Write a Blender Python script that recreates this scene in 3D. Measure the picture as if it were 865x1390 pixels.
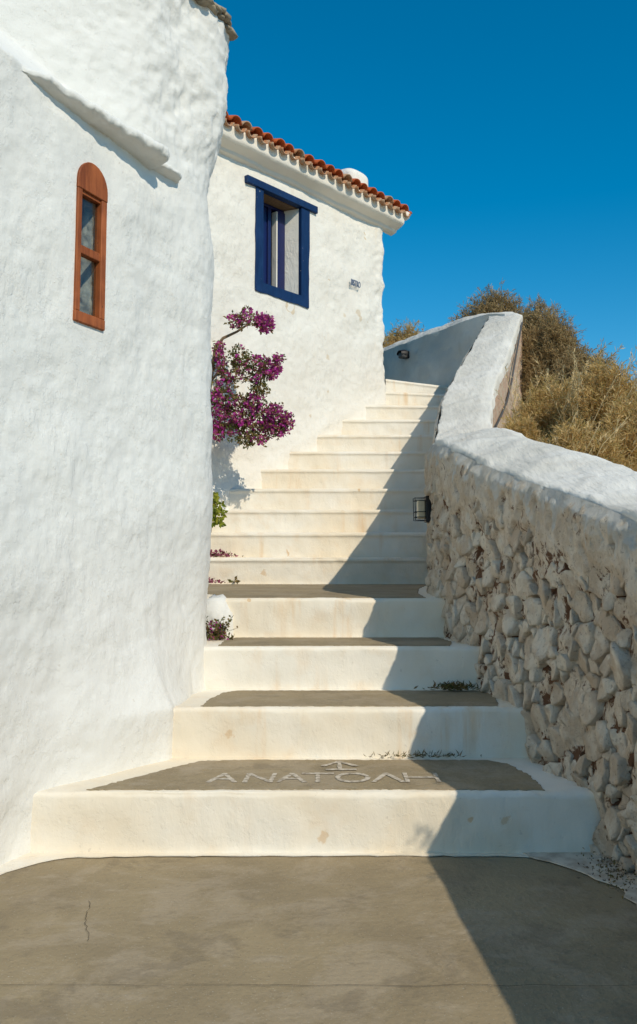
import bpy, bmesh, math, random
import numpy as np
from mathutils import Vector, Matrix

# ------------------------------------------------------------------ camera, sky, sun
for o in list(bpy.data.objects): bpy.data.objects.remove(o)
SC = bpy.context.scene
C = SC.collection
H = 1.1
cd = bpy.data.cameras.new('camera'); cam = bpy.data.objects.new('camera', cd); C.objects.link(cam)
cam.location = (0, 0, H)
PITCH = math.atan(103/1200)
cam.rotation_euler = (math.pi/2 + PITCH, 0, 0)
cd.sensor_fit = 'HORIZONTAL'; cd.sensor_width = 36; cd.lens = 36*1200/865
cd.shift_y = -45/865
cd.clip_start = 0.05; cd.clip_end = 3000
SC.camera = cam

SUN_XY = Vector((.585, -.81)).normalized(); SUN_EL = math.radians(38.5)
w = bpy.data.worlds.new('World'); SC.world = w; w.use_nodes = True
nt = w.node_tree; nt.nodes.clear()
sky = nt.nodes.new('ShaderNodeTexSky'); sky.sky_type = 'NISHITA'; sky.sun_disc = False
sky.sun_elevation = SUN_EL; sky.sun_rotation = math.atan2(SUN_XY.x, SUN_XY.y)
sky.air_density = 1.0; sky.dust_density = 0.0; sky.ozone_density = 4.0; sky.altitude = 200
hs = nt.nodes.new('ShaderNodeHueSaturation'); hs.inputs['Saturation'].default_value = 1.42; hs.inputs['Hue'].default_value = .485
hs.inputs['Value'].default_value = 1.0
bg = nt.nodes.new('ShaderNodeBackground'); bg.inputs['Strength'].default_value = 0.127
wo = nt.nodes.new('ShaderNodeOutputWorld')
nt.links.new(sky.outputs[0], hs.inputs['Color']); nt.links.new(hs.outputs[0], bg.inputs[0]); nt.links.new(bg.outputs[0], wo.inputs[0])
sd = bpy.data.lights.new('sun', 'SUN'); sd.energy = 3.4; sd.angle = math.radians(.53); sd.color = (1, .885, .70)
so = bpy.data.objects.new('sun', sd); C.objects.link(so)
sv = Vector((SUN_XY.x*math.cos(SUN_EL), SUN_XY.y*math.cos(SUN_EL), math.sin(SUN_EL)))
so.rotation_euler = sv.to_track_quat('Z', 'Y').to_euler(); so.location = sv*20
SC.view_settings.view_transform = 'Standard'; SC.view_settings.look = 'None'
SC.view_settings.exposure = 0.0; SC.view_settings.gamma = 1

# ------------------------------------------------------------------ noise (numpy perlin)
_rs = np.random.RandomState(7)
_perm = np.concatenate([_rs.permutation(256)]*3)
_grad = _rs.normal(size=(256, 3)); _grad /= np.linalg.norm(_grad, axis=1)[:, None]
def perlin(x, y, z):
    xi, yi, zi = np.floor(x).astype(int), np.floor(y).astype(int), np.floor(z).astype(int)
    xf, yf, zf = x-xi, y-yi, z-zi
    u, v, ww = [f*f*f*(f*(f*6-15)+10) for f in (xf, yf, zf)]
    r = 0
    for dx in (0, 1):
        for dy in (0, 1):
            for dz in (0, 1):
                g = _grad[_perm[_perm[_perm[(xi+dx) & 255]+((yi+dy) & 255)]+((zi+dz) & 255)]]
                d = g[..., 0]*(xf-dx)+g[..., 1]*(yf-dy)+g[..., 2]*(zf-dz)
                r = r+d*(u if dx else 1-u)*(v if dy else 1-v)*(ww if dz else 1-ww)
    return r*1.5
def fbm(P, s, o=3, seed=0.):
    x, y, z = P[..., 0]*s+seed*17.3, P[..., 1]*s+seed*5.1, P[..., 2]*s+seed*9.7
    r = 0; a = 1.
    for i in range(o):
        r = r+a*perlin(x, y, z); x, y, z = x*2.03+11.1, y*2.03+3.3, z*2.03+7.7; a *= .5
    return r
def sstep(a, b, x):
    t = np.clip((x-a)/(b-a), 0, 1); return t*t*(3-2*t)

# ------------------------------------------------------------------ mesh helpers
def link(name, me, mat, parent=None, smooth=True):
    o = bpy.data.objects.new(name, me); C.objects.link(o)
    if mat is not None and not me.materials: me.materials.append(mat)
    if smooth and me.polygons: me.polygons.foreach_set('use_smooth', [True]*len(me.polygons))
    if parent is not None: o.parent = parent
    return o
def pyd(name, verts, faces, mat, parent=None, smooth=False):
    me = bpy.data.meshes.new(name); me.from_pydata([tuple(v) for v in verts], [], [tuple(f) for f in faces]); me.update()
    return link(name, me, mat, parent, smooth)
def grid(name, P, mat, parent=None, keep=None, flip=False):
    """P: (nu,nv,3) array -> smooth grid mesh; keep: (nu-1,nv-1) bool"""
    nu, nv = P.shape[:2]
    I = np.arange(nu*nv).reshape(nu, nv)
    F = np.stack([I[:-1, :-1], I[1:, :-1], I[1:, 1:], I[:-1, 1:]], -1)
    F = F[keep] if keep is not None else F.reshape(-1, 4)
    if flip: F = F[:, ::-1]
    me = bpy.data.meshes.new(name)
    V = P.reshape(-1, 3)
    me.vertices.add(len(V)); me.vertices.foreach_set('co', V.astype(np.float32).ravel())
    me.loops.add(F.size); me.loops.foreach_set('vertex_index', F.astype(np.int32).ravel())
    me.polygons.add(len(F)); me.polygons.foreach_set('loop_start', np.arange(0, F.size, 4, dtype=np.int32))
    me.update(calc_edges=True); me.validate()
    return link(name, me, mat, parent)
def tag(o, label, cat, group=None, kind=None):
    o['label'] = label; o['category'] = cat
    if group: o['group'] = group
    if kind: o['kind'] = kind
    return o
def empty(name, loc=(0, 0, 0)):
    o = bpy.data.objects.new(name, None); C.objects.link(o); o.location = loc; o.empty_display_size = .2
    return o
def par(ch, p):
    """parent keeping world coordinates (verts are in world space, parents are translated empties)"""
    ch.parent = p; ch.matrix_parent_inverse = Matrix.Translation(-Vector(world_loc(p)))
    return ch
def world_loc(p):
    l = Vector(p.location); q = p.parent
    return l if q is None else l
def box_bm(bm, o, ax, ay, az):
    """box from corner o with edge vectors"""
    o, ax, ay, az = map(Vector, (o, ax, ay, az))
    vs = [bm.verts.new(o+ax*i+ay*j+az*k) for k in (0, 1) for j in (0, 1) for i in (0, 1)]
    for f in ((0, 2, 3, 1), (4, 5, 7, 6), (0, 1, 5, 4), (2, 6, 7, 3), (0, 4, 6, 2), (1, 3, 7, 5)):
        bm.faces.new([vs[i] for i in f])
def bm_obj(name, bm, mat, parent=None, bevel=0, seg=2, smooth=False):
    bmesh.ops.recalc_face_normals(bm, faces=bm.faces)
    if bevel: bmesh.ops.bevel(bm, geom=bm.edges[:], offset=bevel, segments=seg, affect='EDGES', profile=.6)
    me = bpy.data.meshes.new(name); bm.to_mesh(me); bm.free()
    return link(name, me, mat, parent, smooth)
def tube(bm, pts, rad, n=6, cap=True):
    pts = [Vector(p) for p in pts]
    rad = rad if hasattr(rad, '__len__') else [rad]*len(pts)
    rings = []
    up = Vector((0.3, .2, 1))
    for i, p in enumerate(pts):
        d = (pts[min(i+1, len(pts)-1)]-pts[max(i-1, 0)]).normalized()
        a = d.cross(up)
        if a.length < 1e-3: a = d.cross(Vector((1, 0, 0)))
        a.normalize(); b = d.cross(a)
        rings.append([bm.verts.new(p+(a*math.cos(k*2*math.pi/n)+b*math.sin(k*2*math.pi/n))*rad[i]) for k in range(n)])
    for r, q in zip(rings, rings[1:]):
        for k in range(n): bm.faces.new((r[k], r[(k+1) % n], q[(k+1) % n], q[k]))
    if cap:
        bm.faces.new(rings[0][::-1]); bm.faces.new(rings[-1])

# ------------------------------------------------------------------ materials
def mat(name):
    m = bpy.data.materials.new(name); m.use_nodes = True
    n = m.node_tree; b = n.nodes['Principled BSDF']
    return m, n, b
class NB:
    def __init__(s, n): s.n = n; s.tc = n.nodes.new('ShaderNodeNewGeometry')
    def pos(s, scale=(1, 1, 1), rotz=0):
        mp = s.n.nodes.new('ShaderNodeMapping'); mp.inputs['Scale'].default_value = scale
        mp.inputs['Rotation'].default_value = (0, 0, rotz)
        s.n.links.new(s.tc.outputs['Position'], mp.inputs['Vector']); return mp.outputs[0]
    def noise(s, scale, detail=4, vec=None, rough=.55, dist=0):
        t = s.n.nodes.new('ShaderNodeTexNoise'); t.inputs['Scale'].default_value = scale
        t.inputs['Detail'].default_value = detail; t.inputs['Roughness'].default_value = rough; t.inputs['Distortion'].default_value = dist
        s.n.links.new(vec if vec is not None else s.tc.outputs['Position'], t.inputs['Vector']); return t.outputs['Fac']
    def ramp(s, fac, a, b, lo=0., hi=1.):
        r = s.n.nodes.new('ShaderNodeMapRange'); r.interpolation_type = 'SMOOTHSTEP'
        for k, v in zip(('From Min', 'From Max', 'To Min', 'To Max'), (a, b, lo, hi)): r.inputs[k].default_value = v
        s.n.links.new(fac, r.inputs['Value']); return r.outputs[0]
    def mix(s, fac, a, b, mode='MIX'):
        m = s.n.nodes.new('ShaderNodeMix'); m.data_type = 'RGBA'; m.blend_type = mode
        for i, v in ((0, fac), (6, a), (7, b)):
            if isinstance(v, (int, float)): m.inputs[i].default_value = v
            elif isinstance(v, tuple): m.inputs[i].default_value = (*v, 1)
            else: s.n.links.new(v, m.inputs[i])
        return m.outputs[2]
    def math(s, op, a, b=None):
        m = s.n.nodes.new('ShaderNodeMath'); m.operation = op
        for i, v in ((0, a), (1, b)):
            if v is None: continue
            if isinstance(v, (int, float)): m.inputs[i].default_value = v
            else: s.n.links.new(v, m.inputs[i])
        return m.outputs[0]
    def bump(s, h, strength, dist, prev=None):
        b = s.n.nodes.new('ShaderNodeBump'); b.inputs['Strength'].default_value = strength; b.inputs['Distance'].default_value = dist
        s.n.links.new(h, b.inputs['Height'])
        if prev is not None: s.n.links.new(prev, b.inputs['Normal'])
        return b.outputs[0]

def whitewash(name, base, tint, patches=(), spot=(.62, .47, .3), streak=.3, spots=.0, bumps=.4, streak_col=(.72, .55, .36), dark=None, rotz=0, sp_scale=5., flake=1.):
    m, n, b = mat(name); k = NB(n)
    big = k.noise(1.7, 4); mid = k.noise(7, 5)
    col = k.mix(k.ramp(big, .35, .65), base, tint)
    if streak:
        v = k.noise(1., 4, k.pos((9, 9, .9), rotz), .6)
        f = k.math('MULTIPLY', k.ramp(v, .52, .74), k.ramp(k.noise(1.3, 2), .42, .62))
        col = k.mix(k.math('MULTIPLY', f, streak), col, streak_col)
        blot = k.math('MULTIPLY', k.ramp(mid, .5, .75), streak*.35)
        col = k.mix(blot, col, streak_col)
    if spots:
        v = k.noise(sp_scale, 3, None, .5, .4)
        f = k.ramp(v, spots, spots+.012)
        col = k.mix(k.math('MULTIPLY', f, .75), col, spot)
    for (pc, pr) in patches:
        vd = n.nodes.new('ShaderNodeVectorMath'); vd.operation = 'DISTANCE'; vd.inputs[1].default_value = pc
        n.links.new(k.tc.outputs['Position'], vd.inputs[0])
        nn_ = k.math('MULTIPLY', k.math('SUBTRACT', k.noise(.5/pr, 4, None, .6), .5), pr*4.5)
        f = k.ramp(k.math('ADD', vd.outputs['Value'], nn_), pr*1.1, pr*.5)
        col = k.mix(k.math('MULTIPLY', f, .6), col, spot)
    fine = k.noise(60, 4); 
    speck = k.ramp(k.noise(38, 2), .70, .76)
    col = k.mix(k.math('MULTIPLY', speck, .35), col, (.5, .45, .38))
    n.links.new(col, b.inputs['Base Color']); b.inputs['Roughness'].default_value = .9
    b.inputs['Specular IOR Level'].default_value = .15
    brush = k.noise(22, 4, k.pos((1, 1, .45)))
    amp = k.ramp(k.noise(2.1, 3), .38, .64, .25, 1.)
    nn = k.bump(k.math('MULTIPLY', brush, amp), bumps, .012); nn = k.bump(fine, bumps*.7, .004, nn)
    fl = k.ramp(k.noise(5.5, 7, None, .68), .50, .525); nn = k.bump(fl, bumps*.5*flake, .005, nn)
    fl = k.ramp(k.noise(11, 6, k.pos((1, 1, .6)), .66), .55, .575); nn = k.bump(k.math('MULTIPLY', fl, amp), bumps*.5*flake, .004, nn)
    if flake < 1: nn = k.bump(k.noise(34, 5, k.pos((1, .16, .5), .5), .6), .9, .012, nn)
    n.links.new(nn, b.inputs['Normal'])
    return m
M = {}
hpt = lambda t, z: (-.863+.646*t, 8.25+.763*t, z)
M['chapel'] = whitewash('chapel_whitewash', (.775, .775, .74), (.74, .745, .715), streak=.06, bumps=.6)
M['house'] = whitewash('house_whitewash', (.81, .79, .725), (.78, .75, .68), streak=.2, spots=.74, bumps=.85, sp_scale=4.2, spot=(.62, .50, .34),
                       patches=[(hpt(2.01, 3.83), .055), (hpt(2.06, 3.77), .035), (hpt(1.77, 3.74), .026), (hpt(1.48, 3.22), .03), (hpt(1.74, 3.12), .024), (hpt(1.42, 3.42), .025), (hpt(1.2, 2.55), .02), (hpt(1.5, 2.85), .018)])
M['step'] = whitewash('step_whitewash', (.81, .775, .69), (.79, .71, .57), streak=.9, spots=.75, bumps=.4, sp_scale=6.5, spot=(.62, .43, .24),
                      patches=[((-.39, 3.93, .32), .022), ((.42, 3.93, .33), .024), ((.02, 3.36, .06), .02), ((.69, 3.36, .12), .018), ((-1.0, 7.3, .98), .03), ((-.45, 7.3, .95), .02)])
M['coping'] = whitewash('coping_whitewash', (.76, .745, .69), (.62, .60, .54), streak=.4, bumps=.5, flake=.25, streak_col=(.48, .42, .34))
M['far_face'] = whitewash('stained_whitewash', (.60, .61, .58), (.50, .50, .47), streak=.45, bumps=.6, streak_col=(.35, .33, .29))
M['cornice'] = whitewash('cornice_whitewash', (.81, .775, .70), (.77, .735, .65), streak=.1, bumps=.3)

def cement(name, a, bcol):
    m, n, b = mat(name); k = NB(n)
    col = k.mix(k.ramp(k.noise(2.2, 6, None, .65), .3, .7), a, bcol)
    col = k.mix(k.math('MULTIPLY', k.ramp(k.noise(5, 5, k.pos((1, 2.5, 1))), .55, .75), .45), col, (.40, .34, .26))
    col = k.mix(k.math('MULTIPLY', k.ramp(k.noise(90, 2), .6, .75), .4), col, (.12, .1, .08))
    col = k.mix(k.math('MULTIPLY', k.ramp(k.noise(140, 2), .64, .72), .5), col, (.5, .46, .4))
    col = k.mix(k.math('MULTIPLY', k.ramp(k.noise(3.3, 7, None, .7, .5), .47, .60), .4), col, (.40, .335, .25))
    col = k.mix(k.math('MULTIPLY', k.ramp(k.noise(4.1, 7, k.pos((1, 1, 1), .8), .72, .3), .52, .64), .5), col, (.19, .155, .105))
    n.links.new(col, b.inputs['Base Color']); b.inputs['Roughness'].default_value = .92; b.inputs['Specular IOR Level'].default_value = .2
    nn = k.bump(k.noise(45, 5), .6, .008); nn = k.bump(k.noise(200, 2), .3, .002, nn)
    n.links.new(nn, b.inputs['Normal']); return m
M['cement'] = cement('cement', (.33, .265, .165), (.255, .205, .13))

def rubble(name, white, beige, brown, thr, attr=False, per=False):
    m, n, b = mat(name); k = NB(n)
    f = k.ramp(k.noise(8, 6, None, .65), .36, .62)
    if per:
        oi = n.nodes.new('ShaderNodeObjectInfo')
        f = k.math('ADD', f, k.math('MULTIPLY', k.math('SUBTRACT', oi.outputs['Random'], .5), .9))
    cl = n.nodes.new('ShaderNodeClamp'); n.links.new(f, cl.inputs[0])
    col = k.mix(cl.outputs[0], white, beige)
    nb = k.noise(15, 7, k.pos((1, 1, .75)), .7, .8)
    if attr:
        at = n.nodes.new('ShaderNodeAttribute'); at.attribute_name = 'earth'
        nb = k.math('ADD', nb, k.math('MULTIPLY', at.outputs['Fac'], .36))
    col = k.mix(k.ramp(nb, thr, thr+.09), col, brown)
    col = k.mix(k.math('MULTIPLY', k.ramp(k.noise(62, 4, None, .7), .57, .7), .55), col, (.17, .105, .065))
    if attr:
        al = n.nodes.new('ShaderNodeAttribute'); al.attribute_name = 'lime'
        col = k.mix(al.outputs['Fac'], col, k.mix(k.ramp(k.noise(12, 4), .4, .7), (.72, .70, .64), (.60, .56, .48)))
    n.links.new(col, b.inputs['Base Color']); b.inputs['Roughness'].default_value = .95; b.inputs['Specular IOR Level'].default_value = .1
    nn = k.bump(k.noise(20, 8, k.pos((1, 1, .55)), .75), 1., .035); nn = k.bump(k.noise(110, 3), .6, .005, nn)
    n.links.new(nn, b.inputs['Normal']); return m
M['stone'] = rubble('limewashed_stone', (.84, .76, .63), (.64, .52, .39), (.34, .22, .135), .61, per=True)
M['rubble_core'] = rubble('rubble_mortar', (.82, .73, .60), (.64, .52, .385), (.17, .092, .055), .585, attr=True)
M['outer_face'] = rubble('bare_render', (.66, .56, .44), (.60, .42, .31), (.30, .2, .13), .66)

def plain(name, col, rough=.6, spec=.3, var=.0, vs=20, bump=0, col2=None):
    m, n, b = mat(name); k = NB(n)
    c2 = col2 if col2 else tuple(x*.6 for x in col)
    n.links.new(k.mix(k.ramp(k.noise(vs, 5), .35, .7, 0, var if var else 0.), col, c2), b.inputs['Base Color'])
    b.inputs['Roughness'].default_value = rough; b.inputs['Specular IOR Level'].default_value = spec
    if bump: n.links.new(k.bump(k.noise(vs*2, 4), bump, .004), b.inputs['Normal'])
    return m
M['blue'] = plain('blue_paint', (.002, .022, .085), .55, .3, .6, 30, .4, (.004, .032, .11))
M['navy'] = plain('navy_gloss', (.006, .012, .085), .35, .5, .4, 25, .2)
M['wood'] = plain('orange_varnished_wood', (.34, .10, .03), .5, .35, .7, 30, .4, (.24, .065, .02))
def painted(name, col, col2, chip, grain, thr):
    m, n, b = mat(name); k = NB(n)
    g = k.noise(1., 5, k.pos(grain), .6)
    c = k.mix(k.ramp(g, .35, .68), col, col2)
    c = k.mix(k.math('MULTIPLY', k.ramp(k.noise(5, 4), .45, .7), .35), c, tuple(min(1, x*1.8+.01) for x in col))
    c = k.mix(k.math('MULTIPLY', k.ramp(k.noise(40, 3), thr, thr+.03), .8), c, chip)
    n.links.new(c, b.inputs['Base Color']); b.inputs['Roughness'].default_value = .6; b.inputs['Specular IOR Level'].default_value = .25
    n.links.new(k.bump(g, .5, .004, k.bump(k.noise(18, 3), .3, .004)), b.inputs['Normal']); return m
M['blue'] = painted('blue_paint', (.002, .022, .085), (.003, .030, .105), (.45, .45, .43), (30, 30, 6), .715)
M['wood'] = painted('orange_varnished_wood', (.34, .10, .03), (.20, .052, .016), (.10, .04, .02), (55, 55, 5), .70)
M['tile'] = plain('terracotta', (.50, .115, .035), .85, .15, .8, 14, .5, (.33, .075, .03))
M['tile2'] = plain('weathered_terracotta', (.42, .20, .10), .9, .1, .9, 22, .5, (.45, .36, .26))
M['black'] = plain('black_metal', (.015, .015, .016), .5, .4, .3, 40)
M['paint'] = plain('worn_white_paint', (.60, .54, .45), .9, .1, .95, 45, .3, (.27, .225, .17))
M['lime'] = plain('fallen_limewash', (.66, .60, .50), .95, .1, .8, 18, .5, (.38, .31, .24))
M['bark'] = plain('bark', (.22, .15, .09), .9, .1, .6, 40, .6)
M['schist'] = plain('schist', (.40, .34, .25), .9, .15, .9, 18, .7, (.16, .14, .11))
M['jamb'] = plain('rough_jamb', (.82, .76, .62), .95, .1, .8, 22, 1., (.45, .39, .30))
M['dark'] = plain('dark_interior', (.03, .03, .035), .9, .1)
M['cream'] = plain('cream_diffuser', (.62, .53, .36), .35, .4, .3, 30)
M['earth'] = plain('dry_earth', (.38, .28, .16), .95, .05, .8, 3, .5, (.18, .14, .09))
M['cable'] = plain('grey_cable', (.09, .09, .09), .6, .3)
M['sign'] = plain('blue_grey_letter', (.13, .17, .25), .6, .3)
def leafmat(name, cols, trans=.25, rough=.6):
    m, n, b = mat(name); k = NB(n)
    oi = n.nodes.new('ShaderNodeNewGeometry')
    r = n.nodes.new('ShaderNodeValToRGB'); r.color_ramp.interpolation = 'LINEAR'
    el = r.color_ramp.elements
    while len(el) < len(cols): el.new(.5)
    for i, c in enumerate(cols): el[i].position = i/(len(cols)-1); el[i].color = (*c, 1)
    n.links.new(oi.outputs['Random Per Island'], r.inputs[0])
    n.links.new(r.outputs[0], b.inputs['Base Color']); b.inputs['Roughness'].default_value = rough; b.inputs['Specular IOR Level'].default_value = .2
    if trans:
        t = n.nodes.new('ShaderNodeBsdfTranslucent'); n.links.new(r.outputs[0], t.inputs[0])
        mx = n.nodes.new('ShaderNodeMixShader'); mx.inputs[0].default_value = trans
        n.links.new(b.outputs[0], mx.inputs[1]); n.links.new(t.outputs[0], mx.inputs[2])
        n.links.new(mx.outputs[0], n.nodes['Material Output'].inputs['Surface'])
    return m
M['bract'] = leafmat('magenta_bract', [(.20, .012, .13), (.46, .03, .31), (.62, .07, .47), (.60, .17, .36), (.40, .13, .10)], .4)
M['leaf'] = leafmat('olive_leaf', [(.05, .07, .016), (.13, .14, .035), (.25, .19, .07), (.19, .11, .05)], .3)
M['green'] = leafmat('fresh_leaf', [(.08, .12, .01), (.20, .24, .025), (.34, .33, .04)], .35)
M['gold'] = leafmat('golden_dry_twig', [(.42, .27, .10), (.74, .53, .22), (.84, .66, .36), (.62, .45, .17), (.40, .33, .11)], .5, .8)
M['brush'] = leafmat('olive_brown_twig', [(.22, .155, .07), (.44, .31, .15), (.58, .43, .23), (.30, .24, .10)], .35, .8)
M['straw'] = leafmat('pale_straw', [(.62, .46, .22), (.82, .66, .38), (.74, .58, .32)], .3, .8)
M['twig'] = leafmat('grey_twig', [(.12, .09, .06), (.25, .19, .13)], 0, .9)
M['dryleaf'] = leafmat('dry_litter', [(.10, .08, .03), (.22, .15, .06), (.12, .13, .04)], .2, .9)
M['petal'] = leafmat('faded_petal', [(.28, .05, .12), (.38, .12, .2), (.25, .14, .07)], .3, .9)
mg, ng, bgl = mat('window_glass')
tr = ng.nodes.new('ShaderNodeBsdfTransparent'); tr.inputs[0].default_value = (.86, .9, .92, 1)
gl = ng.nodes.new('ShaderNodeBsdfGlossy'); gl.inputs['Roughness'].default_value = .04
ms = ng.nodes.new('ShaderNodeMixShader'); ms.inputs[0].default_value = .07; ng.links.new(tr.outputs[0], ms.inputs[1]); ng.links.new(gl.outputs[0], ms.inputs[2])
ng.links.new(ms.outputs[0], ng.nodes['Material Output'].inputs['Surface'])
M['glass'] = mg

# ------------------------------------------------------------------ geometry constants (metres)
RY = [3.36, 3.92, 4.45, 4.97, 7.30, 7.58, 7.93, 8.25, 8.57, 8.90, 9.22, 9.55, 9.88, 10.2, 10.52]
RZ = [.222, .435, .643, .857, 1.077] + [1.077+.2135*(i+1) for i in range(10)]
P0 = np.array((-1.1235, 3.2232)); TC = np.array((.409, .9125)); NC = np.array((.9125, -.409))
H0 = np.array((-.863, 8.25)); TH = np.array((.646, .763)); NH = np.array((.763, -.646))

# parapet: inner face path (X as a function of Y), height of inner edge, width, rise to crest
WY = [-1.5, 1.0, 2.4, 3.03, 3.36, 3.92, 4.45, 4.97, 5.5, 6.3, 7.3, 8.25, 9.2, 10.0, 10.35]
WX = [1.22, 1.20, 1.15, 1.09, 1.024, .912, .794, .690, .700, .81, .965, 1.17, 1.56, 1.93, 2.06]
WZ = [.98, .98, 1.02, 1.22, 1.31, 1.43, 1.57, 1.73, 1.78, 1.84, 2.02, 2.57, 3.18, 3.78, 3.95]
def smooth_interp(y, X, Yv):
    s = np.interp(y, X, Yv)
    for d in (.12, .24): s = s+np.interp(y-d, X, Yv)+np.interp(y+d, X, Yv)
    return s/5
wall_x = lambda y: smooth_interp(y, WY, WX)
wall_z = lambda y: smooth_interp(y, WY, WZ)
FARD = np.array((-.50, .866)); FAR0 = np.array((2.06, 10.35))

# ------------------------------------------------------------------ ground
pyd('ground', [(-400, -300, -.03), (400, -300, -.03), (400, 900, -.03), (-400, 900, -.03)], [(0, 1, 2, 3)], M['earth'])
tag(bpy.data.objects['ground'], 'dry bare earth spreading out around the stairway', 'ground', kind='structure')
xs = np.linspace(-3.2, 1.9, 130); ys = np.linspace(-2.5, 3.5, 150)
X, Y = np.meshgrid(xs, ys, indexing='ij'); P = np.stack([X, Y, 0*X], -1); P[..., 2] = .0025*fbm(P, 1.2, 3)
pav = tag(grid('pavement', P, M['cement']), 'worn grey cement pavement at the foot of the steps', 'pavement', kind='structure')
# crack lines in the cement (thin raised-dirt seams)
def seam(pts, wdt, z, m, name, parent):
    vs = []; fs = []
    for i, (x, y) in enumerate(pts):
        a = random.uniform(.5, 1.2)*wdt
        (x0_, y0_), (x1_, y1_) = pts[max(i-1, 0)], pts[min(i+1, len(pts)-1)]; l_ = math.hypot(x1_-x0_, y1_-y0_)
        nx_, ny_ = -(y1_-y0_)/l_*a, (x1_-x0_)/l_*a; vs += [(x-nx_, y-ny_, z), (x+nx_, y+ny_, z)]
        if i: fs.append((2*i-2, 2*i, 2*i+1, 2*i-1))
    return pyd(name, vs, fs, m, parent)
random.seed(3)
M['crack'] = plain('dirt_in_crack', (.07, .055, .04), 1, 0)
seam([(-.66+.006*math.sin(i*.37+.8)+random.uniform(-.004, .004)-.0035*i, 2.62+.014*i) for i in range(22)], .0008, .0045, M['crack'], 'crack', pav)
seam([(-1.2+.07*i, 2.36+random.uniform(-.006, .006)) for i in range(36)], .0009, .0045, M['crack'], 'crack', pav)
# white painted edges of the pavement
def sheet(name, poly, z, m, parent, rough=.006, seed=1, thick=.004, sub=.04):
    """irregular painted/cement sheet from polygon (x,y)"""
    rnd = random.Random(seed); out = []
    n = len(poly)
    for i in range(n):
        a = Vector(poly[i]); b = Vector(poly[(i+1) % n]); k = max(1, int((b-a).length/sub))
        for j in range(k):
            p = a.lerp(b, j/k); out.append((p.x+rnd.uniform(-rough, rough), p.y+rnd.uniform(-rough, rough)))
    vs = [(x, y, z) for x, y in out]+[(x, y, z-thick) for x, y in out]; N = len(out)
    return pyd(name, vs, [tuple(range(N))]+[(i, i+N, (i+1) % N+N, (i+1) % N) for i in range(N)], m, parent)
sheet('painted_edge', [(-1.30, 2.95), (-1.10, 3.13), (-1.03, 3.235), (-.92, 3.318), (-.5, 3.335), (.7, 3.335), (.9, 3.30), (1.2, 3.4), (-1.2, 3.42)], .007, M['step'], pav, .006, 4)
sheet('painted_edge', [(.74, 3.35), (.88, 3.20), (.985, 3.02), (1.0, 2.75), (1.03, 2.2), (1.5, 2.2), (1.2, 3.4)], .0095, M['lime'], pav, .013, 6)

# ------------------------------------------------------------------ staircase
stairs = empty('staircase', (0, 3.36, 0)); tag(stairs, 'whitewashed flight of steps climbing between house and parapet', 'stairs', kind='structure')
def step_line(i, x):
    """front edge y of riser i at x (top steps fan to the right)"""
    sk = {12: .05, 13: .22, 14: .6}.get(i, 0.)
    return RY[i]+sk*(x-.85)*(1 if i > 11 else 0)
steps = []
for i in range(15):
    z0 = RZ[i-1] if i else 0.; z1 = RZ[i]
    if i < 4: xl, xr = -1.35+.12*i, 1.25-.06*i
    elif i < 8: xl, xr = -1.7, 1.15+.06*(i-4)
    else:
        xl = H0[0]+(RY[i]-H0[1])/TH[1]*TH[0]-.25; xr = float(wall_x(RY[i]))+.15
    nb = RY[i+1] if i < 14 else 14.2
    if i == 3: xl = -2.6
    nx = max(20, int((xr-xl)/.022)); xs = np.linspace(xl, xr, nx)
    rr = .022; prof = []
    lip = .012 if i > 3 else 0.
    prof += [(0., z0-.03+(z1-z0+.03-rr-lip)*k/9) for k in range(10)]
    if lip: prof[-1] = (0., z1-.034); prof.append((-.0035, z1-.032))
    prof += [(rr-rr*math.cos(a), z1-rr+rr*math.sin(a)) for a in np.linspace(.2, math.pi/2, 6)]
    dep = nb-RY[i]+.06
    prof += [(rr+(dep-rr)*k/10, z1) for k in range(1, 11)]
    P = np.zeros((nx, len(prof), 3))
    for j, (a, b) in enumerate(prof):
        P[:, j, 0] = xs; P[:, j, 1] = [step_line(i, x) for x in xs]; P[:, j, 1] += a; P[:, j, 2] = b
    if i == 14:
        P[:, :, 0][:, -1] -= 1.0
    fr = np.array([1. if j < 13+(i > 3) else .0 for j in range(len(prof))])
    d = .010*fbm(P, 2.2, 2, i)+.006*fbm(P, 9, 3, i+3)
    P[..., 1] += d*fr
    P[..., 2] += (.0015*fbm(P, 1.8, 2, i+5)*(1-fr)+.007*fbm(P, 5, 3, i+9)*(1 if i < 4 else .35)*np.array([0 if j < 9 else 1. if j < 15 else .06 for j in range(len(prof))]))
    s = grid('step', P, M['step'], None, flip=False); par(s, stairs); steps.append(s)

def tread(i, poly, z, seed):
    s = sheet('cement_tread', poly, z+.0032, M['cement'], None, .006, seed, .02, .014)
    s.parent = steps[i]; return s
t0 = tread(0, [(-.865, 3.392), (-.72, 3.58), (-.60, 3.74), (-.50, 3.855), (-.3, 3.875), (.72, 3.87), (.80, 3.80), (.84, 3.6), (.845, 3.39), (.3, 3.40), (-.3, 3.396)], RZ[0], 1)
tread(1, [(-.515, 3.95), (-.50, 4.15), (-.46, 4.33), (-.40, 4.40), (.78, 4.40), (.83, 4.25), (.79, 3.955), (.1, 3.96)], RZ[1], 2)
tread(2, [(-.50, 4.485), (-.50, 4.75), (-.46, 4.925), (.66, 4.925), (.70, 4.7), (.66, 4.49), (.1, 4.50)], RZ[2], 3)
tread(3, [(-.52, 5.02), (-.62, 5.4), (-1.0, 6.0), (-1.3, 7.27), (.90, 7.27), (.72, 6.4), (.62, 5.6), (.60, 5.01), (.1, 5.02)], RZ[3], 4)

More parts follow.
